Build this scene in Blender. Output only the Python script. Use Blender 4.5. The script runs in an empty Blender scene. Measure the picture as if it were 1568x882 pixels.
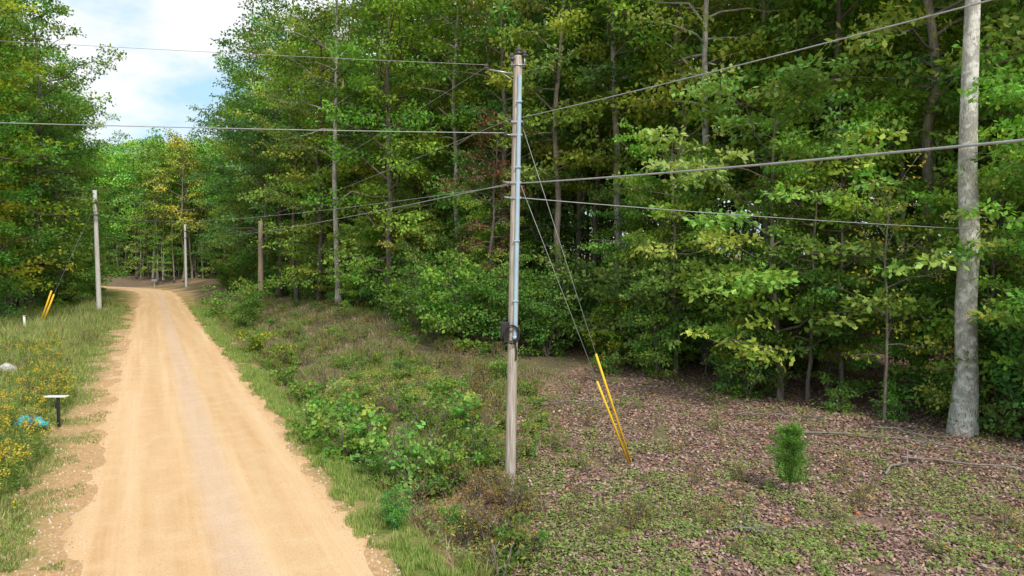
import bpy, math, random
import numpy as np
from mathutils import Vector
rng=np.random.default_rng(7); random.seed(7)
scene=bpy.context.scene
# ---------------------------------------------------------------- helpers
def ss(x,a,b):
    t=np.clip((np.asarray(x,float)-a)/(b-a),0,1); return t*t*(3-2*t)
def hsh(i,j,seed):
    v=np.sin(i*127.1+j*311.7+seed*74.7)*43758.5453
    return v-np.floor(v)
def vnoise(x,y,sc=1.0,seed=0):
    x=np.asarray(x,float)/sc; y=np.asarray(y,float)/sc
    i=np.floor(x); j=np.floor(y); fx=x-i; fy=y-j
    fx=fx*fx*(3-2*fx); fy=fy*fy*(3-2*fy)
    return (hsh(i,j,seed)*(1-fx)+hsh(i+1,j,seed)*fx)*(1-fy)+(hsh(i,j+1,seed)*(1-fx)+hsh(i+1,j+1,seed)*fx)*fy
def fbm(x,y,sc=1.0,seed=0):
    return .55*vnoise(x,y,sc,seed)+.3*vnoise(x,y,sc/2.1,seed+3)+.15*vnoise(x,y,sc/4.3,seed+5)
RC=[(-5.1-0.53*(y-12),y) for y in np.linspace(-30,104,40)]
p0=np.array(RC[-1]); pc=np.array([-72.,138.]); p1=np.array([-112.,141.])
for t in np.linspace(0,1,15)[1:]:
    RC.append(tuple((1-t)**2*p0+2*t*(1-t)*pc+t*t*p1))
RC.append((-260,147)); RC=np.array(RC)
def road_s(x,y):
    x=np.asarray(x,float); y=np.asarray(y,float)
    best=np.full(x.shape,1e9); sg=np.zeros(x.shape)
    K=np.vstack([RC[0],RC[39:]])
    for a,b in zip(K[:-1],K[1:]):
        d=b-a; L=np.hypot(*d); d=d/L
        u=np.clip((x-a[0])*d[0]+(y-a[1])*d[1],0,L)
        px=x-(a[0]+d[0]*u); py=y-(a[1]+d[1]*u)
        dist=np.hypot(px,py); side=np.where(d[1]*px-d[0]*py>0,1,-1)
        m=dist<best; best=np.where(m,dist,best); sg=np.where(m,side,sg)
    return best*sg
def height(x,y):
    s=road_s(x,y)
    h=1.5*ss(s,5,13)*ss(y,26,48)
    h=h-.5*np.exp(-((s-4.7)/.8)**2)*(1-ss(y,30,60))
    h=h+5*ss(y,140,230)*ss(s,5,30)
    h=h+(fbm(x,y,5,2)-.5)*.5*ss(np.abs(s),3.4,7)
    h=h+(fbm(x,y,.9,9)-.5)*.12*ss(np.abs(s),2.5,3.6)
    return h
def H1(x,y): return float(height(np.array([x]),np.array([y]))[0])
XE_Y=[0,10,20,26.6,35,46,72,105,130,150]; XE_X=[32,24,16.8,11,4.2,-7,-24,-43,-57,-300]
def depth_right(x,y): return x-np.interp(y,XE_Y,XE_X)

def make_mesh(name,V,F,mats,mi=None,col=None,smooth=None):
    me=bpy.data.meshes.new(name)
    V=np.asarray(V,np.float32); F=np.asarray(F,np.int32)
    me.vertices.add(len(V)); me.vertices.foreach_set("co",V.ravel())
    me.loops.add(F.size); me.loops.foreach_set("vertex_index",F.ravel())
    me.polygons.add(len(F))
    me.polygons.foreach_set("loop_start",np.arange(0,F.size,4,dtype=np.int32))
    for m in mats: me.materials.append(m)
    if mi is not None: me.polygons.foreach_set("material_index",np.asarray(mi,np.int32))
    me.update(calc_edges=True)
    if smooth is not None: me.polygons.foreach_set("use_smooth",np.asarray(smooth,bool))
    if col is not None:
        a=me.color_attributes.new("Col",'FLOAT_COLOR','POINT')
        c=np.ones((len(V),4),np.float32); c[:,:3]=col; a.data.foreach_set("color",c.ravel())
    me.validate()
    return me
def add_obj(name,me,loc=(0,0,0),rotz=0,scale=1,parent=None,color=None):
    o=bpy.data.objects.new(name,me); scene.collection.objects.link(o)
    o.location=loc; o.rotation_euler=(0,0,rotz)
    o.scale=(scale,)*3 if np.isscalar(scale) else scale
    if parent: o.parent=parent
    if color is not None: o.color=(*color,1)
    return o
def empty(name,loc=(0,0,0)):
    o=bpy.data.objects.new(name,None); scene.collection.objects.link(o); o.location=loc; o.empty_display_size=.2; return o
class Geo:
    def __init__(s): s.V=[];s.F=[];s.M=[];s.C=[];s.S=[];s.n=0
    def add(s,V,F,m,C,sm):
        V=np.asarray(V,float); F=np.asarray(F,int)
        s.V.append(V); s.F.append(F+s.n); s.n+=len(V)
        s.M.append(np.full(len(F),m)); s.S.append(np.full(len(F),sm))
        C=np.asarray(C,float)
        if C.ndim==1: C=np.tile(C,(len(V),1))
        s.C.append(C)
    def merge(s,g,off,sc,rot,mmap,cm):
        V=np.concatenate(g.V); F=np.concatenate(g.F); C=np.concatenate(g.C); M=np.concatenate(g.M); S=np.concatenate(g.S)
        c,d=math.cos(rot),math.sin(rot)
        V=np.c_[V[:,0]*c-V[:,1]*d,V[:,0]*d+V[:,1]*c,V[:,2]]*sc+np.array(off)
        s.V.append(V); s.F.append(F+s.n); s.n+=len(V); s.C.append(C*np.array(cm)); s.S.append(S); s.M.append(np.array(mmap)[M])
    def tube(s,P,R,sides=6,m=0,C=(1,1,1)):
        P=np.asarray(P,float); R=np.asarray(R,float); n=len(P)
        T=np.gradient(P,axis=0); T/=np.linalg.norm(T,axis=1)[:,None]+1e-9
        ref=np.array([0,0,1.]) if abs(T[n//2][2])<.8 else np.array([1.,0,0])
        A=np.cross(T,ref); A/=np.linalg.norm(A,axis=1)[:,None]+1e-9
        B=np.cross(T,A)
        th=np.linspace(0,2*np.pi,sides,endpoint=False)
        V=P[:,None,:]+R[:,None,None]*(np.cos(th)[None,:,None]*A[:,None,:]+np.sin(th)[None,:,None]*B[:,None,:])
        i=np.arange(n-1)[:,None]*sides; j=np.arange(sides)[None,:]; k=(j+1)%sides
        F=np.stack([i+j,i+k,i+sides+k,i+sides+j],-1).reshape(-1,4)
        s.add(V.reshape(-1,3),F,m,C,True)
    def rod(s,a,b,r,r2=None,sides=10,m=0,C=(1,1,1)):
        a=np.array(a,float); b=np.array(b,float); r2=r if r2 is None else r2
        d=(b-a)/np.linalg.norm(b-a)*1e-4
        s.tube([a-d,a,a+d,b-d,b,b+d],[1e-4,r*.94,r,r2,r2*.94,1e-4],sides,m,C)
    def leaves(s,P,D,N,L,W,C,m=1):
        D=D/np.linalg.norm(D,axis=1)[:,None]
        S=np.cross(N,D); S/=np.linalg.norm(S,axis=1)[:,None]+1e-9
        N2=np.cross(D,S)
        L=np.asarray(L)[:,None]; W=np.asarray(W)[:,None]
        v0=P; v2=P+D*L; mid=P+D*L*.55+N2*W*.22
        v1=mid+S*W*.5-N2*W*.22; v3=mid-S*W*.5-N2*W*.22
        V=np.stack([v0,v1,v2,v3],1).reshape(-1,3)
        F=np.arange(len(P)*4).reshape(-1,4)
        s.add(V,F,m,np.repeat(C,4,axis=0),False)
    def box(s,c,d,m=0,C=(1,1,1),bev=.0,rot=0):
        c=np.array(c,float); d=np.array(d,float)/2
        b=min(bev if bev>0 else min(d)*.12,min(d)*.6); prof=[(-d[2],.0001,1),( -d[2],b,0),(-d[2]+b,0,0),(d[2]-b,0,0),(d[2],b,0),(d[2],.0001,1)]
        rings=[]
        for z,ins,flat in prof:
            if flat: xy=np.zeros((8,2))
            else:
                X=d[0]-ins; Y=d[1]-ins; k=b
                xy=np.array([[X,-Y+k],[X,Y-k],[X-k,Y],[-X+k,Y],[-X,Y-k],[-X,-Y+k],[-X+k,-Y],[X-k,-Y]])
            rings.append(np.c_[xy,np.full(8,z)])
        V=np.array(rings).reshape(-1,3)
        cr,sr=math.cos(rot),math.sin(rot); V=np.c_[V[:,0]*cr-V[:,1]*sr,V[:,0]*sr+V[:,1]*cr,V[:,2]]+c
        i=np.arange(5)[:,None]*8; j=np.arange(8)[None,:]; k=(j+1)%8
        F=np.stack([i+j,i+k,i+8+k,i+8+j],-1).reshape(-1,4)
        s.add(V,F,m,C,False)
    def mesh(s,name,mats):
        return make_mesh(name,np.concatenate(s.V),np.concatenate(s.F),mats,np.concatenate(s.M),np.concatenate(s.C),np.concatenate(s.S))
# ---------------------------------------------------------------- materials
def newmat(name):
    m=bpy.data.materials.new(name); m.use_nodes=True; nt=m.node_tree
    for n in list(nt.nodes): nt.nodes.remove(n)
    out=nt.nodes.new('ShaderNodeOutputMaterial'); return m,nt,out
def N(nt,t,**k):
    n=nt.nodes.new(t)
    for a,b in k.items(): setattr(n,a,b)
    return n
def mixc(nt,f,a,b,mode='MIX'):
    n=nt.nodes.new('ShaderNodeMix'); n.data_type='RGBA'; n.blend_type=mode
    for i,v in ((0,f),(6,a),(7,b)):
        if isinstance(v,bpy.types.NodeSocket): nt.links.new(v,n.inputs[i])
        else: n.inputs[i].default_value=v if i==0 else (*v,1)
    return n.outputs[2]
def noise(nt,sc,det=4,rough=.55,vec=None):
    n=nt.nodes.new('ShaderNodeTexNoise'); n.inputs['Scale'].default_value=sc; n.inputs['Detail'].default_value=det; n.inputs['Roughness'].default_value=rough
    if vec is not None: nt.links.new(vec,n.inputs['Vector'])
    return n.outputs['Fac']
def ramp(nt,src,stops):
    n=nt.nodes.new('ShaderNodeValToRGB'); e=n.color_ramp.elements
    while len(e)<len(stops): e.new(.5)
    for el,(p,c) in zip(e,stops): el.position=p; el.color=(*c,1)
    nt.links.new(src,n.inputs[0]); return n.outputs[0]
def math_(nt,op,a,b=None):
    n=nt.nodes.new('ShaderNodeMath'); n.operation=op
    for i,v in enumerate((a,b)):
        if v is None: continue
        if isinstance(v,bpy.types.NodeSocket): nt.links.new(v,n.inputs[i])
        else: n.inputs[i].default_value=v
    return n.outputs[0]
def leaf_material(name,trans=.35,objtint=True):
    m,nt,out=newmat(name)
    c=N(nt,'ShaderNodeAttribute',attribute_name='Col').outputs['Color']
    if objtint:
        oi=N(nt,'ShaderNodeObjectInfo')
        c=mixc(nt,1.0,c,oi.outputs['Color'],'MULTIPLY')
    p=N(nt,'ShaderNodeBsdfDiffuse'); nt.links.new(c,p.inputs['Color'])
    if trans==0: nt.links.new(p.outputs[0],out.inputs[0]); return m
    t=N(nt,'ShaderNodeBsdfTranslucent'); tc=mixc(nt,1.0,c,(1.3,1.45,.5),'MULTIPLY'); nt.links.new(tc,t.inputs['Color'])
    mx=N(nt,'ShaderNodeMixShader'); mx.inputs[0].default_value=trans
    nt.links.new(p.outputs[0],mx.inputs[1]); nt.links.new(t.outputs[0],mx.inputs[2])
    nt.links.new(mx.outputs[0],out.inputs[0])
    return m
def simple(name,col,rough=.6,metal=0,nsc=12,amt=.35,bump=.0,stretch=None,col2=None):
    m,nt,out=newmat(name)
    tc=N(nt,'ShaderNodeTexCoord'); v=tc.outputs['Object']
    if stretch:
        mp=N(nt,'ShaderNodeMapping'); mp.inputs['Scale'].default_value=stretch; nt.links.new(v,mp.inputs[0]); v=mp.outputs[0]
    f=noise(nt,nsc,6,.6,v)
    c2=col2 if col2 else tuple(x*(1-amt) for x in col)
    c=ramp(nt,f,[(.35,c2),(.65,col)])
    p=N(nt,'ShaderNodeBsdfPrincipled'); p.inputs['Roughness'].default_value=rough; p.inputs['Metallic'].default_value=metal
    nt.links.new(c,p.inputs['Base Color'])
    if bump:
        b=N(nt,'ShaderNodeBump'); b.inputs['Strength'].default_value=bump; b.inputs['Distance'].default_value=.02
        nt.links.new(f,b.inputs['Height']); nt.links.new(b.outputs[0],p.inputs['Normal'])
    nt.links.new(p.outputs[0],out.inputs[0]); return m
def bark_material(name,c1,c2,lo=.6,hi=1.5,patch=.5,sc=(9,9,1.6),bump=.6,lichen=None):
    m,nt,out=newmat(name)
    tc=N(nt,'ShaderNodeTexCoord'); mp=N(nt,'ShaderNodeMapping'); mp.inputs['Scale'].default_value=sc
    nt.links.new(tc.outputs['Object'],mp.inputs[0])
    f=noise(nt,1.6,6,.65,mp.outputs[0]); g=noise(nt,1.6,4,.6,tc.outputs['Object'])
    c=ramp(nt,f,[(.36,c2),(.58,c1)])
    c=mixc(nt,ramp(nt,g,[(.45,(0,0,0)),(.62,(1,1,1))]),c,tuple(x*patch+.02 for x in c1))
    if lichen:
        h=noise(nt,3.4,5,.65,tc.outputs['Object']); c=mixc(nt,ramp(nt,h,[(.50,(0,0,0)),(.60,(.85,.85,.85))]),c,lichen)
    oi=N(nt,'ShaderNodeObjectInfo'); v=N(nt,'ShaderNodeMapRange'); nt.links.new(oi.outputs['Random'],v.inputs[0]); v.inputs[3].default_value=lo; v.inputs[4].default_value=hi
    vm=N(nt,'ShaderNodeVectorMath',operation='SCALE'); nt.links.new(c,vm.inputs[0]); nt.links.new(v.outputs[0],vm.inputs['Scale'])
    p=N(nt,'ShaderNodeBsdfDiffuse')
    nt.links.new(vm.outputs[0],p.inputs['Color'])
    b=N(nt,'ShaderNodeBump'); b.inputs['Strength'].default_value=bump; b.inputs['Distance'].default_value=.03
    nt.links.new(f,b.inputs['Height']); nt.links.new(b.outputs[0],p.inputs['Normal'])
    nt.links.new(p.outputs[0],out.inputs[0]); return m
M_leaf=leaf_material("leaf_foliage",.35)
M_leafd=leaf_material("leaf_foliage_deep",.2)
M_grass=leaf_material("grass_blades",.25,False)
M_litter=leaf_material("leaf_litter",0,False)
M_bark=bark_material("bark_dark",(.22,.19,.155),(.075,.06,.05))
M_pale=bark_material("bark_pale",(.52,.50,.45),(.24,.22,.19),.8,1.1)
M_oak=bark_material("bark_white_oak",(.62,.60,.54),(.20,.18,.155),1,1,.5,(22,22,4.5),1.0,(.72,.72,.66))
M_brbark=simple("dead_branch",(.26,.23,.20),.9)

# ---------------------------------------------------------------- trees
def unit(v): return v/np.linalg.norm(v,axis=-1)[...,None]
def grow_tree(seed,Ht,rb,lo,crad,nl,leafn,ll,base,cr=.7,bark=None,wobble=.13,lean=.25,asc=.7,sub=5,var=.28,wl=.62,stems=1,raw=False,zf=.62,twig=True):
    r=np.random.default_rng(seed); g=Geo(); base=np.array(base); bark=bark or M_bark
    n=14; t=np.linspace(0,1,n)
    trunks=[]
    for s_ in range(stems):
        wob=np.cumsum(r.normal(0,wobble,(n,2)),0)*Ht/26; wob-=wob[0]
        ln=r.normal(0,lean,2)*(1 if stems==1 else Ht*.7)
        P=np.c_[wob[:,0]+ln[0]*t*2*.5,wob[:,1]+ln[1]*t*2*.5,t*Ht*(1 if s_==0 else r.uniform(.6,.95))-.15*(t==0)]
        R=rb*(1-t)**.7+.01; R[0]*=1.35
        g.tube(P,R,9 if stems==1 else 5,0); trunks.append((P,R))
    for i in range(nl):
        P,R=trunks[i%stems]
        u=(i+r.random())/nl; hz=lo+(1-lo)*u*.94
        c=np.array([np.interp(hz,t,P[:,k]) for k in range(3)]); rr=np.interp(hz,t,R)
        pr=math.sin(math.pi*min(.97,.25+.66*u))**.45
        L=crad*pr*r.uniform(.45,1.25)
        az=i*2.39996+r.normal(0,.6); up=asc*(.15+1.3*u)+r.normal(0,.22)
        d=np.array([math.cos(az),math.sin(az)]); tt=np.linspace(0,1,5); bend=r.normal(0,.3)
        lp=np.c_[c[0]+L*(d[0]*tt-d[1]*bend*tt**2),c[1]+L*(d[1]*tt+d[0]*bend*tt**2),c[2]+L*(up*tt-.22*tt**2)]
        lp[1:]+=r.normal(0,.035*L,(4,3))
        g.tube(lp,np.linspace(min(rr*.6,.018+L*.017),.008,5),4,0)
        cb=base*r.uniform(1-var,1+var)*np.array([r.uniform(.8,1.3),1,r.uniform(.7,1.2)])
        for k in range(sub):
            tk=.3+.7*(k+r.random())/sub
            q=np.array([np.interp(tk,tt,lp[:,a]) for a in range(3)])
            sa=az+(1 if k%2 else -1)*r.uniform(.3,1.3); sl=(L*.30+.1)*r.uniform(.4,1.2)
            e=q+np.array([math.cos(sa)*sl,math.sin(sa)*sl,sl*r.uniform(-.5,.8)])
            if sl>.4 and twig: g.tube([q,(q+e)/2+[0,0,.04*sl],e],[.012,.008,.004],3,0)
            rc=cr*r.uniform(.5,1.4)
            m=max(4,int(leafn/(nl*sub)*(rc/cr)**2))
            dr=unit(r.normal(0,1,(m,3))); dr[:,2]=np.where(dr[:,2]<-.4,-dr[:,2]*.5,dr[:,2])
            rad=rc*r.random(m)**.45
            pos=(q*.25+e*.75)+dr*rad[:,None]*np.array([1,1,zf])
            D=dr*.6+r.normal(0,.6,(m,3)); D[:,2]-=.35
            Nn=unit(dr*.5+np.c_[r.normal(0,.5,(m,2)),np.full(m,.65)+r.normal(0,.35,m)])
            sz=ll*r.uniform(.6,1.3,m)
            cc=cb*r.uniform(.78,1.25)*r.uniform(.75,1.25,(m,1))*np.c_[r.uniform(.8,1.25,m),np.ones(m),np.ones(m)]
            g.leaves(pos,D,Nn,sz,sz*wl,cc)
    if raw: return g
    return g.mesh("tree_mesh",[bark,M_leaf])
G=(.145,.27,.052); G2=(.12,.245,.066); GL=(.215,.345,.075)
edge=[grow_tree(11,26,.24,.06,4.7,60,18000,.26,G,cr=.95),
      grow_tree(12,27,.26,.10,5.0,56,18000,.27,G2,cr=1.0),
      grow_tree(13,25,.22,.04,4.3,58,17000,.25,GL,cr=.9)]
tall=[grow_tree(21,27,.24,.38,4.4,34,10500,.28,G,cr=1.0,asc=.9),
      grow_tree(22,26,.20,.33,4.0,34,10500,.27,GL,cr=.95,asc=.9),
      grow_tree(23,28,.24,.42,4.8,34,10500,.28,G2,cr=1.05,asc=.9,bark=M_pale,wobble=.08),
      grow_tree(24,28,.21,.40,4.2,32,9500,.28,G,cr=1.0,asc=.9,bark=M_pale,wobble=.1)]
under=[grow_tree(31,10,.08,.10,3.0,34,10000,.19,GL,cr=.55,asc=.55,zf=.45),
       grow_tree(32,11.5,.09,.2,3.2,32,9500,.20,(.19,.33,.07),cr=.6,asc=.5,zf=.45),
       grow_tree(33,8,.06,.06,2.6,30,8500,.18,(.175,.31,.065),cr=.5,asc=.5,zf=.45)]
bush=[grow_tree(41,2.0,.018,.05,.85,26,1300,.17,(.17,.30,.07),cr=.27,asc=.9,sub=4,stems=6,lean=.42,wl=.75),
      grow_tree(42,1.6,.016,.05,.9,24,1100,.18,(.16,.28,.06),cr=.27,asc=.9,sub=4,stems=7,lean=.5,wl=.75),
      grow_tree(43,3.6,.03,.05,1.5,34,4200,.16,(.15,.275,.06),cr=.42,asc=.8,sub=4,stems=4,lean=.2,wl=.65)]
weedp=grow_tree(44,1.0,.008,.1,.4,16,260,.10,(.22,.24,.09),cr=.16,asc=1.2,sub=3,stems=6,lean=.35,wl=.35)
sparse=grow_tree(51,8.2,.05,.25,1.7,18,800,.14,(.32,.33,.06),cr=.35,asc=1.0)
snagtree=grow_tree(52,13,.1,.25,2.6,30,3800,.15,(.16,.09,.06),cr=.5,asc=.6)
def grove(seed):
    r=random.Random(seed); g=Geo()
    src=[grow_tree(seed+1,27,.19,.36,4.6,30,4600,.44,G,cr=1.25,raw=True,sub=4,twig=False),
         grow_tree(seed+2,28,.22,.30,4.8,30,4600,.44,GL,cr=1.25,raw=True,sub=4,twig=False),
         grow_tree(seed+3,10,.06,.1,2.8,22,2600,.29,(.19,.31,.07),cr=.7,raw=True,sub=4,twig=False)]
    pts=[(-4,-4,0),(3.6,-3.2,1),(-3.2,3.8,1),(4.2,4.3,0),(.2,.3,0),(-.5,-4.8,2),(1,4.2,2),(-4.6,.2,2),(4.8,.6,2)]
    for x,y,k in pts:
        g.merge(src[k],(x+r.uniform(-1,1),y+r.uniform(-1,1),0),r.uniform(.85,1.12),r.uniform(0,6.28),[r.choice([0,0,2]),1],[r.uniform(.8,1.25),r.uniform(.85,1.15),1])
    for k in range(6):
        x,y=r.uniform(-5,5),r.uniform(-5,5); rr=r.choice([.05,.08,.14]); g.tube([[x,y,-.2],[x+r.uniform(-.4,.4),y,8],[x+r.uniform(-.8,.8),y,18]],[rr*1.2,rr,rr*.5],6,r.choice([0,2]))
    return g.mesh("grove_mesh",[M_bark,M_leafd,M_pale])
groves=[grove(100),grove(200),grove(300)]

def put(meshes,name,x,y,sc=1,col=(1,1,1),parent=None,sx=None,k=None):
    me=meshes[k if k is not None else random.randrange(len(meshes))] if isinstance(meshes,list) else meshes
    s=(sc*(sx or random.uniform(.9,1.1)),)*2+(sc,)
    return add_obj(name,me,(x,y,H1(x,y)-.03),random.uniform(0,6.28),s,parent,col)
def tint():
    b=random.uniform(.8,1.25); w=random.uniform(.78,1.28)
    return (b*w,b,b*random.uniform(.8,1.25))
tr=grow_tree(61,27,.34,.6,5.0,26,8000,.25,G,cr=1.,bark=M_oak,lean=.0,wobble=.045)
o=add_obj("white_oak_tree",tr,(14.6,21.9,H1(14.6,21.9)),0.3)
put(under,"young_maple_tree",10.7,27.0,1.25,(1.25,1.2,1.5),k=0,sx=1.15)
put(under,"young_maple_tree",7.6,31.5,.95,(1.1,1.1,1.1),k=1)
put(under,"young_maple_tree",13.4,27.6,1.1,(1.1,1.1,1.1),k=1)
put(under,"young_hickory_tree",13.9,25.4,.7,(.9,1,1),k=2)
put(under,"young_hickory_tree",16.4,19.6,.95,(.9,1.1,1.1),k=1)
put(under,"young_hickory_tree",17.2,24.5,1.2,(.9,1.05,1.0),k=0)
put(sparse,"yellowing_sapling",12.9,23.4,1)
put(snagtree,"redbud_tree",-1.2,40,1,(1,1,1))
for x,y,k,n_ in [(8.8,37.2,0,"oak_tree"),(5.9,39.5,2,"poplar_tree"),(-3.8,46.5,3,"poplar_tree"),(14.5,32,1,"oak_tree"),(18.5,31,0,"oak_tree"),(2.4,39.5,1,"oak_tree"),
                 (16.4,27.5,0,"oak_tree"),(20.5,26,2,"poplar_tree"),(-14,55,2,"poplar_tree"),(-29,80.5,3,"poplar_tree"),(9.6,33.4,3,"poplar_tree"),(-20.8,66,1,"oak_tree")]:
    put(tall,n_,x,y,random.uniform(.97,1.05),tint(),k=k,sx=1)
put(edge,"oak_tree",-8.6,47.5,1.05,(1.0,1.08,1),k=0)
put(edge,"oak_tree",-25,73,1.12,(1.0,1,1.3),k=1)
put(edge,"oak_tree",-17,60,1.05,(1.15,1.1,1),k=2)
put(edge,"oak_tree",-33.5,88,1.12,(.95,1,1.2),k=0)
put(edge,"oak_tree",-43.5,106,1.05,(.9,.95,1.1),k=1)
put(edge,"oak_tree",-.5,44.5,.95,(1.0,1,1),k=1)
put(edge,"hickory_tree",-43.6,55,1.25,(2.1,1.4,1.0),k=0,sx=1.05)
put(edge,"hickory_tree",-48.2,62,1.2,(1.7,1.25,1.0),k=1)
put(edge,"oak_tree",-47.5,69,1.2,(1.15,1.05,1),k=1)
put(edge,"oak_tree",-52,79,1.12,(.9,.95,1),k=0)
put(edge,"oak_tree",-57,88,1.1,(1.0,1.05,1),k=2)
put(edge,"oak_tree",-62,98,1.05,(1,1.1,1),k=1)
taken=[(o.location.x,o.location.y) for o in scene.objects]
mass=empty("forest_trees"); und=empty("forest_undergrowth"); deep=empty("background_forest")
def ok(x,y,d):
    return all((x-a)**2+(y-b)**2>d*d for a,b in taken)
cnt=0
CELL=5.8
for gy in np.arange(14,104,CELL):
    for gx in np.arange(-75,85,CELL):
        x=gx+random.uniform(-2.3,2.3); y=gy+random.uniform(-2.3,2.3)
        if abs(x)>.78*y+5: continue
        s=float(road_s(np.array([x]),np.array([y]))[0]); d=depth_right(x,y)
        right=d>1.5 and s>9.5; left=s<-11 and y>50
        if not(right or left): continue
        dd=d if right else -s-10
        if dd>(13 if y<60 else 10): continue
        if not ok(x,y,2.8): continue
        if dd<8 and random.random()<(.45 if (right and y<50) else .62): put(edge,"oak_tree",x,y,random.uniform(.85,1.08),tint(),mass)
        else: put(tall,"oak_tree",x,y,random.uniform(.88,1.12),tint(),mass)
        cnt+=1
gc=0
for gy in np.arange(20,215,10.5):
    for gx in np.arange(-180,110,10.5):
        x=gx+random.uniform(-1.,1.); y=gy+random.uniform(-1.,1.)
        if abs(x)>.78*y+9: continue
        s=float(road_s(np.array([x]),np.array([y]))[0]); d=depth_right(x,y)
        right=s>12; left=s<-17 and y>50
        if not(right or left): continue
        dd=d if right else -s-10
        if y<112:
            if dd<(15.5 if y<60 else 13) or dd>(54 if y<70 else 40): continue
        elif dd<6 or abs(s)>62: continue
        b=random.uniform(.85,1.15)*(1.25 if y>112 else 1)
        o=put(groves,"forest_patch",x,y,random.uniform(.92,1.08),(b*random.uniform(.9,1.15),b,b),deep,sx=1.0); gc+=1
print("trees",cnt,"groves",gc)
ey=np.array(XE_Y[2:9]); ex=np.array(XE_X[2:9])
yy=19.0
while yy<118:
    x=np.interp(yy,ey,ex)
    for k_ in range(3 if yy<50 else 2):
        xx=x+random.uniform(-.4,1.4)+k_*2.6; y2=yy+random.uniform(-.7,.7)
        if ok(xx,y2,.9):
            if random.random()<.45: put(under,"maple_sapling",xx,y2,random.uniform(.4,.95),tint(),mass)
            else: put(bush,"bush",xx,y2,random.uniform(.7,1.4),tint(),und,k=2)
    if random.random()<.85: put(bush,"bush",x-random.uniform(.2,1.6),yy+.8,random.uniform(.35,.8),tint(),und)
    yy+=1.6+yy*.014
for i in range(34):
    y=random.uniform(64,112); s=-random.uniform(9,12); x=-5.1-.53*(y-12)+s*1.13
    put(bush if random.random()<.6 else under,"bush",x,y,random.uniform(.6,1.1),tint(),und)
for x,y,sc,c,k in [(-5.9,20.8,.75,(1,1.1,1),0),(-4.7,19.2,.85,(1.15,1.2,1.2),1),(-2.5,17.2,.85,(1.25,1.3,1.4),0),(-1.4,17.3,.5,(1,1.1,1),1),(-1.9,21.2,.8,(1.2,1.25,1.3),1),(-3.5,17.6,.4,(.8,.9,.9),0),(-6.4,22.8,.6,(.9,1,.9),1),(-1.2,14.9,.3,(1,1.1,1),0),
               (-.9,18.6,.45,(1,1,1),1),(-3.6,23.4,.5,(1,1,.9),0),(-8.2,26.5,.6,(1,1,.9),1),(-10,30,.6,(1.1,1,.9),0),(-2.4,26,.5,(1,1,.9),1),(-.4,29.5,.6,(1,1,.9),0),
               (-3.8,38,1.2,(.9,1.05,1),2),(-2.4,36.5,1.2,(1.1,1.2,1),2),(-.6,36,1.1,(.9,1,1),2),(1.8,35,1.0,(.9,1,1),2),(5.0,33.5,.8,(1.9,1.4,.8),2),(-5.6,40,1.1,(1,1,1),2),
               (-20.5,52,.9,(1,1,1),2),(-27,62,1.2,(1.1,1.1,1),0),(-22,57,.9,(1.1,1.1,1),2),(6.6,30.8,.8,(1.1,1.1,1),2),(9,28,.7,(1,1,1),0),(-15.2,40,.9,(1.4,1.1,.9),1),
               (-2.45,14.0,.22,(.8,1.2,1.4),2),(-12,36,.8,(1.2,1,.8),1),(12,25,.55,(1,1,1),0),(4.5,31.5,.5,(1,1,1),1)]:
    put(bush,"leafy_bush",x,y,sc,c,k=k)
wp=empty("scrub_weeds")
for i in range(620):
    y=12.5+55*random.random()**1.5; s=random.uniform(4.0,15); x=-5.1-.53*(y-12)+s*1.132
    if depth_right(x,y)>0: continue
    if x>1.0 and random.random()<.75: continue
    kind=random.random()
    if kind<.6 or x>1: put(weedp,"weed",x,y,random.uniform(.4,1.0)*(.6 if x>.3 else 1),random.choice([(1.4,.95,.95),(1.1,.8,.75),(1,1.1,.7),(1.5,1.2,1.2)]),wp)
    else: put(bush,"shrub",x,y,random.uniform(.16,.42),tint(),wp,k=random.choice([0,1,1]))
for i in range(260):
    y=14.5+35*random.random()**1.3; s=-random.uniform(4.3,12); x=-5.1-.53*(y-12)+s*1.132
    put(weedp,"weed",x,y,random.uniform(.4,.9),random.choice([(1.5,1.3,.9),(1,1.2,.7),(1.2,1.3,.7)]),wp)
def cedar():
    r=np.random.default_rng(5); g=Geo(); g.tube([[0,0,-.05],[0.01,0,.5],[0,0.01,1.6]],[.03,.022,.004],6,0)
    for k in range(110):
        u=(k+r.random())/110; z=.22+1.2*u; az=k*2.4+r.normal(0,.4)
        L=(.42*min(1,u*2.2+.5)**.6*(1-u)**.5+.05)*r.uniform(.5,1.35)
        d=np.array([math.cos(az),math.sin(az),r.uniform(.5,1.1)]); a=np.array([0,0,z]); e=a+d*L
        g.tube([a,(a+e)/2-[0,0,.01],e],[.006,.004,.002],3,0)
        n=95; w=r.random(n)**.7; P=a+(e-a)*w[:,None]+r.normal(0,.035,(n,3))
        D=d*.8+r.normal(0,.45,(n,3)); C=np.array([.17,.31,.07])*r.uniform(.65,1.3)*r.uniform(.7,1.3,(n,1))
        g.leaves(P,D,unit(r.normal(0,1,(n,3))),r.uniform(.04,.08,n),np.full(n,.018),C)
    return g.mesh("cedar_mesh",[M_bark,M_leaf])
ced=cedar(); add_obj("cedar_sapling",ced,(6.6,16.0,H1(6.6,16.0)),0,(1.1,1.1,1.08))
add_obj("cedar_tree",ced,(16.6,20.8,H1(16.6,20.8)-.1),1,(4.0,4.0,3.2),None,(.6,.8,1))

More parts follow.
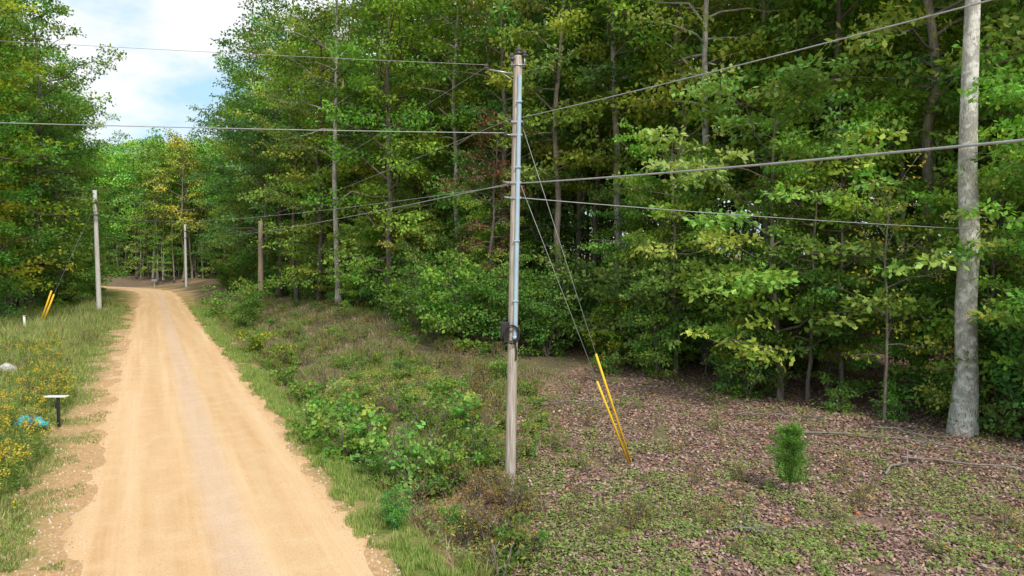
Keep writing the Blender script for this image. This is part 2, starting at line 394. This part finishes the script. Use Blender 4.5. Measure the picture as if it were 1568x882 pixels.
# ---------------------------------------------------------------- ground
def graded(lo,hi,a,b,fine,coarse=1.13):
    xs=list(np.arange(a,b+1e-6,fine)); st=fine
    while xs[-1]<hi: st*=coarse; xs.append(xs[-1]+st)
    st=fine
    while xs[0]>lo: st*=coarse; xs.insert(0,xs[0]-st)
    return np.array(xs)
gx=graded(-900,900,-46,22,.25); gy=graded(-300,1200,6,60,.25,1.06)
X,Y=np.meshgrid(gx,gy); Z=height(X,Y)
nx,ny=len(gx),len(gy)
i=np.arange(ny-1)[:,None]*nx; j=np.arange(nx-1)[None,:]
F=np.stack([i+j,i+j+1,i+j+1+nx,i+j+nx],-1).reshape(-1,4)
S=road_s(X,Y); wob=(fbm(X,Y,2.2,31)-.5)
grass_r=ss(S+wob*.9,2.4,2.8)*(1-ss(S+wob*1.6,3.4,4.0))
grass_l=ss(-S+wob*1.8,2.9,4.2)*(1-ss(-S,9,12))
def litter_mask(x,y):
    w=(fbm(x,y,3.5,40)-.5)*6
    a=ss(x+w-(y-14)*.22,-2.6,1.0)
    return np.maximum(a*(road_s(x,y)>4.2),ss(depth_right(x,y)+w*.5,-2,1))
lit=litter_mask(X,Y); lit=np.maximum(lit,ss(-S,10,13)*(Y>30))
bare=ss(fbm(X,Y,1.6,133),.56,.66)*ss(S,3.6,4.2)*(1-ss(S,5.2,6.5))
col=np.stack([lit,np.maximum(grass_r,grass_l),ss(S,3.6,4.4)*(1-lit)*(1-bare)],-1).reshape(-1,3)
m,nt,out=newmat("ground_mat")
at=N(nt,'ShaderNodeAttribute',attribute_name='Col'); sp=N(nt,'ShaderNodeSeparateColor'); nt.links.new(at.outputs['Color'],sp.inputs[0])
geo=N(nt,'ShaderNodeNewGeometry'); pos=geo.outputs['Position']
n1=noise(nt,.8,6,.6,pos); n2=noise(nt,9,5,.7,pos); n3=noise(nt,30,4,.7,pos)
dirt=ramp(nt,n2,[(.3,(.42,.25,.12)),(.55,(.58,.37,.20)),(.75,(.65,.47,.30))])
scr=ramp(nt,n2,[(.3,(.08,.06,.04)),(.5,(.20,.15,.10)),(.62,(.14,.17,.055)),(.8,(.30,.23,.15))])
vor=N(nt,'ShaderNodeTexVoronoi'); vor.inputs['Scale'].default_value=24; nt.links.new(pos,vor.inputs['Vector'])
sepv=N(nt,'ShaderNodeSeparateColor'); nt.links.new(vor.outputs['Color'],sepv.inputs[0])
litc=ramp(nt,sepv.outputs[0],[(0,(.10,.06,.05)),(.3,(.20,.12,.10)),(.6,(.28,.18,.15)),(.85,(.36,.24,.19)),(1,(.15,.16,.055))])
litc=mixc(nt,ramp(nt,n1,[(.46,(0,0,0)),(.62,(.55,.55,.55))]),litc,(.12,.16,.05))
gr=ramp(nt,n2,[(.3,(.10,.14,.035)),(.6,(.19,.24,.06)),(.8,(.27,.26,.11))])
c=mixc(nt,sp.outputs[2],dirt,scr)
gm=math_(nt,'MULTIPLY',sp.outputs[1],ramp(nt,n1,[(.36,(.25,.25,.25)),(.52,(1,1,1))]))
c=mixc(nt,gm,c,gr); c=mixc(nt,sp.outputs[0],c,litc)
p=N(nt,'ShaderNodeBsdfDiffuse')
nt.links.new(c,p.inputs['Color']); b=N(nt,'ShaderNodeBump'); b.inputs['Strength'].default_value=.8; b.inputs['Distance'].default_value=.04
nt.links.new(n3,b.inputs['Height']); nt.links.new(b.outputs[0],p.inputs['Normal']); nt.links.new(p.outputs[0],out.inputs[0])
add_obj("ground",make_mesh("ground",np.stack([X,Y,Z],-1).reshape(-1,3),F,[m],None,col,np.ones(len(F),bool)))
# ---------------------------------------------------------------- road
m,nt,out=newmat("gravel_road_mat")
at=N(nt,'ShaderNodeAttribute',attribute_name='Col'); sp=N(nt,'ShaderNodeSeparateColor'); nt.links.new(at.outputs['Color'],sp.inputs[0])
geo=N(nt,'ShaderNodeNewGeometry'); pos=geo.outputs['Position']
cmb=N(nt,'ShaderNodeCombineXYZ'); nt.links.new(math_(nt,'MULTIPLY',sp.outputs[0],14.),cmb.inputs[0]); nt.links.new(math_(nt,'MULTIPLY',sp.outputs[1],22.),cmb.inputs[1])
st=noise(nt,1.0,5,.6,cmb.outputs[0]); fine=noise(nt,45,3,.8,pos); med=noise(nt,1.3,5,.6,pos); tiny=noise(nt,120,2,.8,pos)
base=ramp(nt,st,[(.3,(.63,.395,.20)),(.5,(.73,.48,.265)),(.7,(.78,.555,.34))])
trk=ramp(nt,sp.outputs[0],[(.0,(.0,.0,.0)),(.44,(0,0,0)),(.50,(1,1,1)),(.56,(1,1,1)),(.62,(0,0,0))])
base=mixc(nt,math_(nt,'MULTIPLY',trk,math_(nt,'MULTIPLY',med,1.1)),base,(.66,.49,.39))
wt=ramp(nt,sp.outputs[0],[(.27,(0,0,0)),(.31,(1,1,1)),(.37,(1,1,1)),(.41,(0,0,0)),(.63,(0,0,0)),(.67,(1,1,1)),(.73,(1,1,1)),(.77,(0,0,0))])
base=mixc(nt,math_(nt,'MULTIPLY',wt,math_(nt,'MULTIPLY',st,.7)),base,(.63,.40,.21))
ed=ramp(nt,sp.outputs[0],[(.04,(1,1,1)),(.14,(0,0,0)),(.86,(0,0,0)),(.95,(1,1,1))])
base=mixc(nt,math_(nt,'MULTIPLY',ed,.7),base,(.58,.37,.20))
base=mixc(nt,ramp(nt,med,[(.45,(0,0,0)),(.7,(.5,.5,.5))]),base,(.79,.56,.34))
base=mixc(nt,1.0,base,ramp(nt,fine,[(.3,(.72,.72,.72)),(.5,(1,1,1)),(.75,(1.12,1.12,1.12))]),'MULTIPLY')
base=mixc(nt,1.0,base,ramp(nt,tiny,[(.36,(.6,.6,.6)),(.46,(1,1,1)),(.6,(1,1,1))]),'MULTIPLY')
p=N(nt,'ShaderNodeBsdfDiffuse')
nt.links.new(base,p.inputs['Color']); b=N(nt,'ShaderNodeBump'); b.inputs['Strength'].default_value=.6; b.inputs['Distance'].default_value=.02
nt.links.new(fine,b.inputs['Height']); nt.links.new(b.outputs[0],p.inputs['Normal']); nt.links.new(p.outputs[0],out.inputs[0])
K=RC; dist=np.r_[0,np.cumsum(np.hypot(*np.diff(K,axis=0).T))]
tt=np.r_[np.arange(15,90,.3),np.arange(90,dist[-1],1.5)]
cx=np.interp(tt,dist,K[:,0]); cy=np.interp(tt,dist,K[:,1]); tx=np.gradient(cx,tt); ty=np.gradient(cy,tt); l=np.hypot(tx,ty); tx/=l; ty/=l
off=np.linspace(-3.1,3.1,27)
wd=1+.06*(ss(tt,20,80))
RX=cx[:,None]+ty[:,None]*off[None,:]*wd[:,None]; RY=cy[:,None]-tx[:,None]*off[None,:]*wd[:,None]
prof=.06-.0105*off**2
RZ=np.repeat(prof[None,:],len(tt),0)+(fbm(RX,RY,1.1,70)-.5)*.10*ss(np.abs(off),1.9,2.6)[None,:]-.014*np.exp(-((np.abs(off)-.95)/.25)**2)[None,:]+height(cx,cy)[:,None]
nr,nc=RX.shape; i=np.arange(nr-1)[:,None]*nc; j=np.arange(nc-1)[None,:]
F=np.stack([i+j,i+j+1,i+j+1+nc,i+j+nc],-1).reshape(-1,4)
rc=np.stack([np.repeat(((off+3.1)/6.2)[None,:],nr,0),np.repeat((tt/300)[:,None],nc,1),np.zeros((nr,nc))],-1).reshape(-1,3)
add_obj("dirt_road",make_mesh("dirt_road",np.stack([RX,RY,RZ],-1).reshape(-1,3),F,[m],None,rc,np.ones(len(F),bool)))
# ---------------------------------------------------------------- ground cover
def sample(n,y0,y1,s0,s1,bias=2.0):
    y=y0+(y1-y0)*rng.random(n)**bias; s=s0+(s1-s0)*rng.random(n); x=-5.1-.53*(y-12)+s*1.132
    m=(x>-.8*y-1)&(x<.8*y+1); return x[m],y[m]
def blades(g,x,y,h,w,C,spread=.45):
    n=len(x); z=height(x,y); az=rng.random(n)*6.283
    D=np.c_[np.cos(az)*spread*rng.random(n),np.sin(az)*spread*rng.random(n),np.ones(n)]
    Nn=np.c_[rng.normal(0,1,(n,2)),rng.random(n)*.3]
    g.leaves(np.c_[x,y,z-.01],D,Nn,h,w,C,0)
def colmix(n,cs,v=.25):
    cs=np.array(cs); k=rng.integers(0,len(cs),n); return cs[k]*rng.uniform(1-v,1+v,(n,1))
g=Geo()
x,y=sample(80000,9.5,75,2.4,4.1,1.9); s=road_s(x,y); k=(fbm(x,y,.8,3)>.42+.25*ss(s,3.2,4.1)); k&=(s+1.4*(fbm(x,y,1.0,8)-.5)>2.65); x=x[k];y=y[k]; n=len(x)
sc=1+y/40
blades(g,x,y,rng.uniform(.05,.18,n)*sc*(.6+.8*fbm(x,y,.7,12)),.012*sc,colmix(n,[(.23,.33,.08),(.30,.39,.10),(.40,.40,.17),(.17,.27,.06)]))
x,y=sample(140000,12,80,-2.6,-12,1.7); s=-road_s(x,y); k=(fbm(x,y,1.3,31)+.14*(s-3.2)>.56); x=x[k];y=y[k]; n=len(x); s=s[k]
sc=(1+y/45); f=fbm(x,y,1.2,44); hh=rng.uniform(.06,.46,n)*ss(s,2.6,6)*(.15+1.7*f**1.3)+.05
C=colmix(n,[(.23,.32,.08),(.29,.37,.10),(.44,.38,.21),(.17,.27,.05),(.36,.30,.17)]); C*=(.6+.8*f)[:,None]
blades(g,x,y,hh*sc,.014*sc,C,.8)
add_obj("grass",g.mesh("grass",[M_grass]))
g=Geo()
x,y=sample(105000,12,85,3.7,15,1.6); k=(litter_mask(x,y)<rng.random(len(x))*.9)&(fbm(x,y,1.2,77)>.45)&(depth_right(x,y)<1); x=x[k];y=y[k]; n=len(x)
sc=(1+y/45); f=fbm(x,y,2.5,78)
C=np.where((f>.55)[:,None],colmix(n,[(.22,.30,.07),(.17,.25,.05),(.30,.29,.11)]),colmix(n,[(.36,.28,.19),(.27,.20,.14),(.48,.39,.27),(.19,.22,.07)]))
blades(g,x,y,rng.uniform(.10,.5,n)*(.4+f)*sc**.5,.013*sc,C,1.0)
def weeds(g,x,y,hmax,ls,cs):
    n=len(x); z=height(x,y)+rng.random(n)*hmax
    az=rng.random(n)*6.283
    g.leaves(np.c_[x,y,z],np.c_[np.cos(az),np.sin(az),rng.normal(0,.3,n)],unit(np.c_[rng.normal(0,.4,(n,2)),np.ones(n)]),rng.uniform(.6,1.3,n)*ls,rng.uniform(.35,.7,n)*ls,colmix(n,cs),0)
x,y=sample(110000,12,60,3.8,15,1.5); k=(fbm(x,y,.9,90)>.50)&(depth_right(x,y)<1)&(litter_mask(x,y)<.95); x=x[k];y=y[k]
weeds(g,x,y,.38,.10,[(.17,.28,.06),(.24,.34,.08),(.24,.17,.11),(.14,.22,.05),(.30,.22,.15)])
add_obj("dry_weeds",g.mesh("dry_weeds",[M_grass]))
g=Geo()
n=22000; a=rng.random(n)*6.283; r=rng.random(n)**.6
x=-5.4+r*np.cos(a)*3.0; y=28.5+r*np.sin(a)*3.8; k=fbm(x,y,.8,19)>.4; x=x[k]; y=y[k]
weeds(g,x,y,.32,.10,[(.44,.46,.11),(.38,.42,.10),(.30,.38,.08)])
add_obj("grass_patch",g.mesh("grass_patch",[M_grass]))
g=Geo()
n=230000; y=10.5+34*rng.random(n)**1.5; x=-3+rng.random(n)*(.8*y+5); k=(litter_mask(x,y)>rng.random(n)*.9)&(road_s(x,y)>3.8); k&=(fbm(x,y,.8,56)>.30); x=x[k];y=y[k]; n=len(x)
az=rng.random(n)*6.283
C=colmix(n,[(.32,.20,.175),(.25,.155,.135),(.45,.325,.265),(.17,.105,.09),(.35,.21,.14),(.30,.21,.185)],.32)
hot=rng.random(n)<.012; C[hot]=colmix(hot.sum(),[(.55,.17,.05),(.50,.25,.06)])
ls=rng.uniform(.035,.10,n)*(1+y/60)
g.leaves(np.c_[x,y,height(x,y)+.008+rng.random(n)*.04],np.c_[np.cos(az),np.sin(az),rng.normal(0,.3,n)],unit(np.c_[rng.normal(0,.45,(n,2)),np.ones(n)]),ls,ls*.6,C,0)
add_obj("leaf_litter",g.mesh("leaf_litter",[M_litter]))
g=Geo()
n=260000; y=10.5+24*rng.random(n)**1.5; x=-2.8+rng.random(n)*(.8*y+4); f=fbm(x,y,2.0,60)+.7*fbm(x,y,.45,61)-.018*(y-12)-.008*np.maximum(x-3,0)
k=(f>.83)&(rng.random(n)<.75)&(road_s(x,y)>4)&(depth_right(x,y)<0); x=x[k];y=y[k]
weeds(g,x,y,.14,.07,[(.21,.31,.08),(.28,.37,.10),(.33,.33,.14),(.16,.24,.06)])
for _ in range(520):
    y0=11+24*random.random(); x0=random.uniform(0,.75*y0)
    if depth_right(x0,y0)>1: continue
    k=random.randint(8,26); rr=random.uniform(.05,.25); weeds(g,x0+rng.normal(0,rr,k),y0+rng.normal(0,rr,k),random.uniform(.1,.4),.09,[(.19,.30,.07),(.26,.36,.09)])
add_obj("seedlings",g.mesh("seedlings",[M_grass]))
g=Geo()
for cx_,cy_ in [(-12.2,16.2),(-13.2,17.6),(-11.6,15.2),(-14.6,19.5),(-15.8,22),(-17.5,24.5),(-15.9,20.4),(-19.3,27.5),(-21.5,31),(-23.5,34),(-27,39),(-30,44),(-16.8,24.6),(-18,27),(-12.6,18.6),(-17.4,22.4),(-13.6,16.6),(-14.6,18.4),(-12.4,15.6),(-25,36),(-20,29)]:
    for _ in range(28):
        x=cx_+random.gauss(0,.55); y=cy_+random.gauss(0,.55)
        if float(road_s(np.array([x]),np.array([y]))[0])>-3.8: continue
        z=H1(x,y); h=random.uniform(.45,1.0); a=random.random()*6.28; lx,ly=math.cos(a)*.15,math.sin(a)*.15
        g.tube([[x,y,z],[x+lx*.4,y+ly*.4,z+h*.6],[x+lx,y+ly,z+h]],[.006,.005,.003],3,0,(.14,.18,.05))
        k=30; t=rng.random(k); P=np.c_[x+lx*t,y+ly*t,z+h*t]; az=rng.random(k)*6.28
        g.leaves(P,np.c_[np.cos(az),np.sin(az),np.full(k,.4)],unit(np.c_[rng.normal(0,.3,(k,2)),np.ones(k)]),np.full(k,.12),np.full(k,.035),colmix(k,[(.17,.26,.06),(.22,.30,.07)]),0)
        if random.random()<.5:
            k=18; P=np.c_[x+lx+rng.normal(0,.05,k),y+ly+rng.normal(0,.05,k),z+h+rng.normal(0,.06,k)]
            g.leaves(P,rng.normal(0,1,(k,3)),unit(rng.normal(0,1,(k,3))),np.full(k,.055),np.full(k,.038),colmix(k,[(.66,.46,.05),(.58,.42,.06)]),0)
add_obj("goldenrod",g.mesh("goldenrod",[M_grass]))
g=Geo()
n=6000; y=10+50*rng.random(n)**1.8; s=np.where(rng.random(n)<.7,-rng.uniform(2.3,4.2,n),rng.uniform(2.3,2.8,n)); x=-5.1-.53*(y-12)+s*1.132; z=height(x,y)
r=rng.uniform(.008,.028,n)*(1+y/60)
off8=np.array([[1,0,0],[0,1,0],[-1,0,0],[0,-1,0]])
top=np.stack([np.c_[x,y,z+r*.8]+off8[k]*r[:,None]*.4 for k in range(4)],1); bot=np.stack([np.c_[x,y,z-r*.3]+off8[k]*r[:,None]*rng.uniform(.8,1.3,(n,1)) for k in range(4)],1)
V=np.concatenate([bot,top],1).reshape(-1,3); bi=np.arange(n)[:,None]*8
Fq=np.concatenate([bi+np.array([q]) for q in ([4,5,6,7],[0,1,5,4],[1,2,6,5],[2,3,7,6],[3,0,4,7])])
g.add(V,Fq,0,np.repeat(colmix(n,[(.55,.38,.22),(.45,.28,.14),(.55,.45,.36)]),8,0),False)
add_obj("roadside_gravel",g.mesh("roadside_gravel",[M_litter]))
for pts in ([(9.0,21.0),(11.5,20.2),(15,18.6)],[(10.5,18.4),(13,18.0),(16,17.3)],[(9.5,17.2),(11,18.6),(12.6,20.6)],[(0.5,25),(2.2,25.6),(3.8,24.6)],[(4.6,13.6),(5.0,13.3)],[(11.6,21.8),(12.8,21.2),(15.2,21.6)],[(8,24.2),(10.8,23.2)]):
    g=Geo()
    pts=np.array(pts,float); t=np.linspace(0,len(pts)-1,9); px=np.interp(t,range(len(pts)),pts[:,0]); py=np.interp(t,range(len(pts)),pts[:,1])
    P=np.c_[px,py+rng.normal(0,.09,9),height(px,py)+.07+rng.random(9)*.14]
    g.tube(P,np.linspace(.03,.01,9),5,0)
    for k in range(8):
        q=P[random.randint(2,7)]; e=q+np.array([random.uniform(-.9,.9),random.uniform(-.7,.7),random.uniform(.0,.35)]); g.tube([q,(q+e)/2+[0,.06,.03],e],[.012,.009,.004],4,0)
    add_obj("fallen_branch",g.mesh("fallen_branch",[M_brbark]))
# ---------------------------------------------------------------- utility poles
M_pole=simple("weathered_pole_wood",(.52,.47,.42),.9,0,2.2,.4,.5,(14,14,.7),(.25,.20,.16))
M_poleg=simple("bleached_pole_wood",(.62,.62,.60),.9,0,2.2,.3,.4,(14,14,.7),(.40,.38,.36))
M_poler=simple("brown_pole_wood",(.54,.41,.32),.9,0,2.2,.4,.4,(10,10,.7),(.28,.20,.15))
M_cond=simple("grey_blue_conduit",(.36,.50,.60),.5,0,4,.15)
M_blk=simple("black_plastic",(.025,.025,.028),.4,0,6,.3)
M_mtl=simple("galvanised_steel",(.45,.46,.47),.4,.7,8,.3)
M_cer=simple("porcelain",(.07,.06,.06),.2,0,6,.2)
M_yel=simple("yellow_plastic",(.85,.52,.02),.45,0,5,.12)
M_wire=simple("aluminium_wire",(.38,.39,.40),.5,.3,8,.3)
M_wht=simple("white_paint",(.75,.75,.73),.5,0,9,.12)
def part(g,name,mat,parent):
    o=add_obj(name,g.mesh(name,[mat])); o.parent=parent; return o
up=empty("utility_pole")
bx,by=-.05,16.05; tx_,tz=.14,10.25
def pc_(z): return bx+(tx_-bx)*z/tz
g=Geo(); zz=np.r_[-.3,np.linspace(0,tz,24)]
R_=np.interp(zz,[0,tz],[.125,.10])
P=np.c_[[pc_(z) for z in zz],np.full(len(zz),by),zz]; P=np.vstack([P,[pc_(tz),by,tz+.03],[pc_(tz),by,tz+.031]]); R_=np.r_[R_,.085,.0005]
g.tube(P,R_,16); part(g,"pole_shaft",M_pole,up)
g=Geo(); g.tube([[pc_(z)+.05,by-.14+z*.003,z] for z in (3.75,5,6.5,8.2,9.8)],[.05]*5,10)
g.rod((pc_(3.7)+.05,by-.13,3.70),(pc_(3.78)+.05,by-.13,3.78),.062)
for z in (4.6,6.0,7.7,9.2): g.box((pc_(z)+.05,by-.135,z),(.13,.12,.03))
part(g,"riser_conduit",M_cond,up)
g=Geo(); g.box((pc_(3.7)-.19,by-.08,3.9),(.2,.18,.42),bev=.03); g.box((pc_(3.7)-.19,by-.18,3.92),(.14,.04,.3),bev=.01); g.rod((pc_(3.7)-.19,by-.08,4.1),(pc_(3.7)-.19,by-.08,4.2),.03)
th=np.linspace(0,6.283,21)
for k,rr in enumerate((.15,.18,.2)):
    g.tube(np.c_[pc_(3.7)-.02+np.cos(th)*rr*.9,np.full(21,by-.21-.015*k),3.82+np.sin(th)*rr*1.1],[.014]*21,5)
g.tube([[pc_(3.2)+.08,by-.12,3.2],[pc_(3.2)+.1,by-.13,3.4],[pc_(3.3)+.05,by-.15,3.7]],[.02]*3,6)
part(g,"service_box",M_blk,up)
def insul(g,x,y,z,sc=1):
    g.tube([[x,y,z+dz*sc] for dz in (0,.02,.03,.06,.065,.09,.12,.125,.16,.18,.181)],[r*sc for r in (.03,.03,.075,.07,.035,.035,.065,.06,.035,.03,.001)],12)
g=Geo(); insul(g,pc_(tz)+.02,by-.02,tz+.03,1.1); insul(g,pc_(tz)-.14,by-.12,tz-.12,1); insul(g,pc_(tz)+.15,by-.06,tz-.02,.9); part(g,"insulators",M_cer,up)
g=Geo(); g.rod((pc_(tz),by,tz-.2),(pc_(tz)+.02,by-.02,tz+.06),.02); g.rod((pc_(9.8),by,9.85),(pc_(9.8)-.72,by-.1,9.95),.02); g.rod((pc_(9.8),by,9.65),(pc_(9.8)-.4,by-.05,9.9),.012)
g.rod((pc_(tz)-.14,by-.1,tz-.25),(pc_(tz)-.14,by-.12,tz-.1),.015); g.rod((pc_(tz)+.15,by-.06,tz-.25),(pc_(tz)+.15,by-.06,tz),.015); g.rod((pc_(tz)-.18,by-.1,tz-.2),(pc_(tz)+.18,by-.1,tz-.2),.018)
for z in (8.75,8.45,7.35,7.0): g.box((pc_(z),by,z),(.27,.27,.05)); g.rod((pc_(z)-.12,by-.05,z),(pc_(z)-.26,by-.05,z+.02),.02)
part(g,"brackets",M_mtl,up)
g=Geo(); insul(g,pc_(9.8)-.72,by-.1,9.93,.8); insul(g,pc_(8.5)-.24,by-.05,8.42,.7); insul(g,pc_(8.7)+.14,by-.05,8.66,.7); insul(g,pc_(8.7)-.16,by-.1,8.75,.7)
part(g,"line_insulators",M_cer,up)
gw=empty("guy_wire"); A=np.array([3.27,18.4,H1(3.27,18.4)])
g=Geo(); gy_=Geo()
for z,t,dx in ((8.75,.36,0),(7.35,.33,-.06)):
    B=np.array([pc_(z)+.1,by,z]); A2=A+np.array([dx,0,0]); g.rod(A2,B,.007,sides=5); gy_.rod(A2+(B-A2)*.012,A2+(B-A2)*t,.03,sides=8)
g.rod(A+[0,0,-.1],A+[-.03,0,.2],.02); part(g,"steel_strands",M_wire,gw); part(gy_,"yellow_guards",M_yel,gw)
def other_pole(name,x,y,top,r,mat,lean=0,arm=True):
    e=empty(name); z0=H1(x,y); g=Geo(); zz=np.linspace(-.2,top-z0,12)
    P=np.c_[x+lean*zz,np.full(12,y),z0+zz]; P=np.vstack([P,P[-1]+[0,0,.02]]); g.tube(P,np.r_[np.linspace(r*1.15,r*.85,12),.001],12); part(g,"pole_shaft",mat,e)
    if arm:
        g=Geo(); insul(g,x+lean*top,y,top+.02,1.5); insul(g,x+lean*top+r+.06,y,top-1.6,1.4); part(g,"insulators",M_cer,e)
        g=Geo(); g.box((x+lean*(top-1.2),y,top-1.2),(r*2.6,r*2.6,.08)); g.box((x+lean*(top-2.4),y,top-2.4),(r*2.6,r*2.6,.08)); part(g,"brackets",M_mtl,e)
other_pole("utility_pole",-41.2,68,12.3,.21,M_poleg,-.012)
other_pole("utility_pole",-59.7,125,11.7,.2,M_poleg)
other_pole("wooden_post",-25.8,70,9.4,.26,M_poler,.012,False)
gw=empty("guy_wire"); g=Geo(); A=np.array([-37.9,54.5,H1(-37.9,54.5)]); B=np.array([-41.3,68,11]); g.rod(A,B,.012,sides=5); part(g,"steel_strands",M_wire,gw)
g=Geo(); g.rod(A,A+np.array([1.1,0,2.9]),.07); g.rod(A+[.15,0.1,0],A+np.array([1.15,.2,2.6]),.07); part(g,"yellow_guards",M_yel,gw)
def wire(a,b,sag,r,name="power_line"):
    a=np.array(a,float);b=np.array(b,float); t=np.linspace(0,1,40)
    P=a+(b-a)*t[:,None]; P[:,2]-=sag*4*t*(1-t); g=Geo(); g.tube(P,[r]*40,5); add_obj(name,g.mesh(name,[M_wire]))
wire((.2,16,7.34),(27,-33,7.6),1.0,.017); wire((.2,16,8.85),(27,-33,9.3),1.1,.010)
wire((0,16,7.34),(-59.7,125,10.2),.9,.014); wire((-.1,16,8.8),(-59.7,125,11.7),1.5,.007); wire((0,16,7.3),(-41.2,68,10.0),.8,.007)
wire((.2,16,7.0),(45,34,7.0),.55,.012)
wire((-.15,16,8.5),(-34,9.5,8.7),.25,.010)
wire((-.6,15.95,10.05),(-34,9.5,10.6),.25,.005)
wire((-.6,15.95,10.0),(-59.7,125,11.8),1.6,.005)
# ---------------------------------------------------------------- small roadside things
e=empty("roadside_sign"); x,y=-15.0,22.3; z=H1(x,y)
g=Geo(); g.box((x+.05,y,z+.5),(.08,.08,1.0),bev=.01); g.box((x+.05,y-.06,z+.72),(.14,.03,.2),bev=.006); part(g,"post",M_blk,e)
g=Geo(); g.box((x,y,z+1.015),(.70,.26,.03),bev=.008); part(g,"panel",M_wht,e)
r=np.random.default_rng(3); g=Geo()
for q in range(3):
    th=np.linspace(0,np.pi,9); rr=(.22-.03*q)*np.sin(th)**.6+.002; a0=np.array([-15.6+.22*q,21.8-.08*q,H1(-15.35,21.9)+.2])
    P=a0+np.c_[-.3*np.cos(th),r.normal(0,.03,9),.12*np.sin(th)+r.normal(0,.02,9)]
    g.tube(P,rr*r.uniform(.7,1.2,9),8)
add_obj("plastic_bag",g.mesh("plastic_bag",[simple("turquoise_plastic",(.07,.50,.53),.35,0,8,.3,.5)]))
g=Geo(); x,y=-36,50.3; g.rod((x,y,H1(x,y)-.1),(x-.05,y,H1(x,y)+1.25),.09,.08); g.rod((x-.05,y,H1(x,y)+1.25),(x-.05,y,H1(x,y)+1.3),.11); add_obj("marker_post",g.mesh("marker_post",[M_wht]))
g=Geo(); x,y=-24.2,32.5; z=H1(x,y); g.tube([[x-.5,y,z],[x-.4,y,z+.15],[x-.05,y+.05,z+.3],[x+.3,y,z+.2],[x+.42,y,z]],[.02,.2,.28,.22,.02],9); add_obj("pale_rock",g.mesh("pale_rock",[simple("pale_stone",(.55,.52,.48),.9,0,6,.3,.5)]))
e=empty("mailbox"); x,y=-66.3,126.5; z=H1(x,y)
g=Geo(); g.box((x,y,z+.6),(.15,.15,1.2)); part(g,"post",M_pole,e); g=Geo(); g.box((x,y,z+1.4),(1.0,.5,.5),bev=.12); part(g,"box",simple("grey_blue_metal",(.3,.36,.45),.4,.3,5,.2),e)

# ---------------------------------------------------------------- world, sun, camera
w=bpy.data.worlds.new("World"); scene.world=w; w.use_nodes=True; nt=w.node_tree
bg=nt.nodes['Background']; sky=N(nt,'ShaderNodeTexSky'); sky.sky_type='NISHITA'; sky.sun_disc=False
EL,AZ=math.radians(44),math.radians(155)
sky.sun_elevation=EL; sky.sun_rotation=AZ; sky.dust_density=1.5
tc=N(nt,'ShaderNodeTexCoord'); mp=N(nt,'ShaderNodeMapping'); mp.inputs['Scale'].default_value=(1,1,2.0); mp.inputs['Location'].default_value=(.1,.55,.3); nt.links.new(tc.outputs['Generated'],mp.inputs[0])
f=noise(nt,4.5,7,.55,mp.outputs[0]); k=ramp(nt,f,[(.38,(0,0,0)),(.56,(1,1,1))])
blue=mixc(nt,.6,sky.outputs[0],(4.4,6.9,8.6))
c=mixc(nt,k,blue,(7.1,7.3,7.5)); nt.links.new(c,bg.inputs[0]); bg.inputs[1].default_value=.145
sd=bpy.data.lights.new("sun",'SUN'); sd.energy=3.7; sd.angle=math.radians(8); sd.color=(1,.94,.84)
so=bpy.data.objects.new("sun",sd); scene.collection.objects.link(so)
dv=Vector((math.sin(AZ)*math.cos(EL),math.cos(AZ)*math.cos(EL),math.sin(EL)))
so.rotation_euler=dv.to_track_quat('Z','Y').to_euler(); so.location=(20,-20,40)
cd=bpy.data.cameras.new("camera"); co=bpy.data.objects.new("camera",cd); scene.collection.objects.link(co)
co.location=(0,0,5.6); co.rotation_euler=(math.radians(90-2.52),0,0); cd.lens=24.0; cd.sensor_width=36; cd.clip_end=3000; cd.clip_start=.1
scene.camera=co
scene.view_settings.view_transform='Standard'; scene.view_settings.look='None'; scene.view_settings.exposure=0
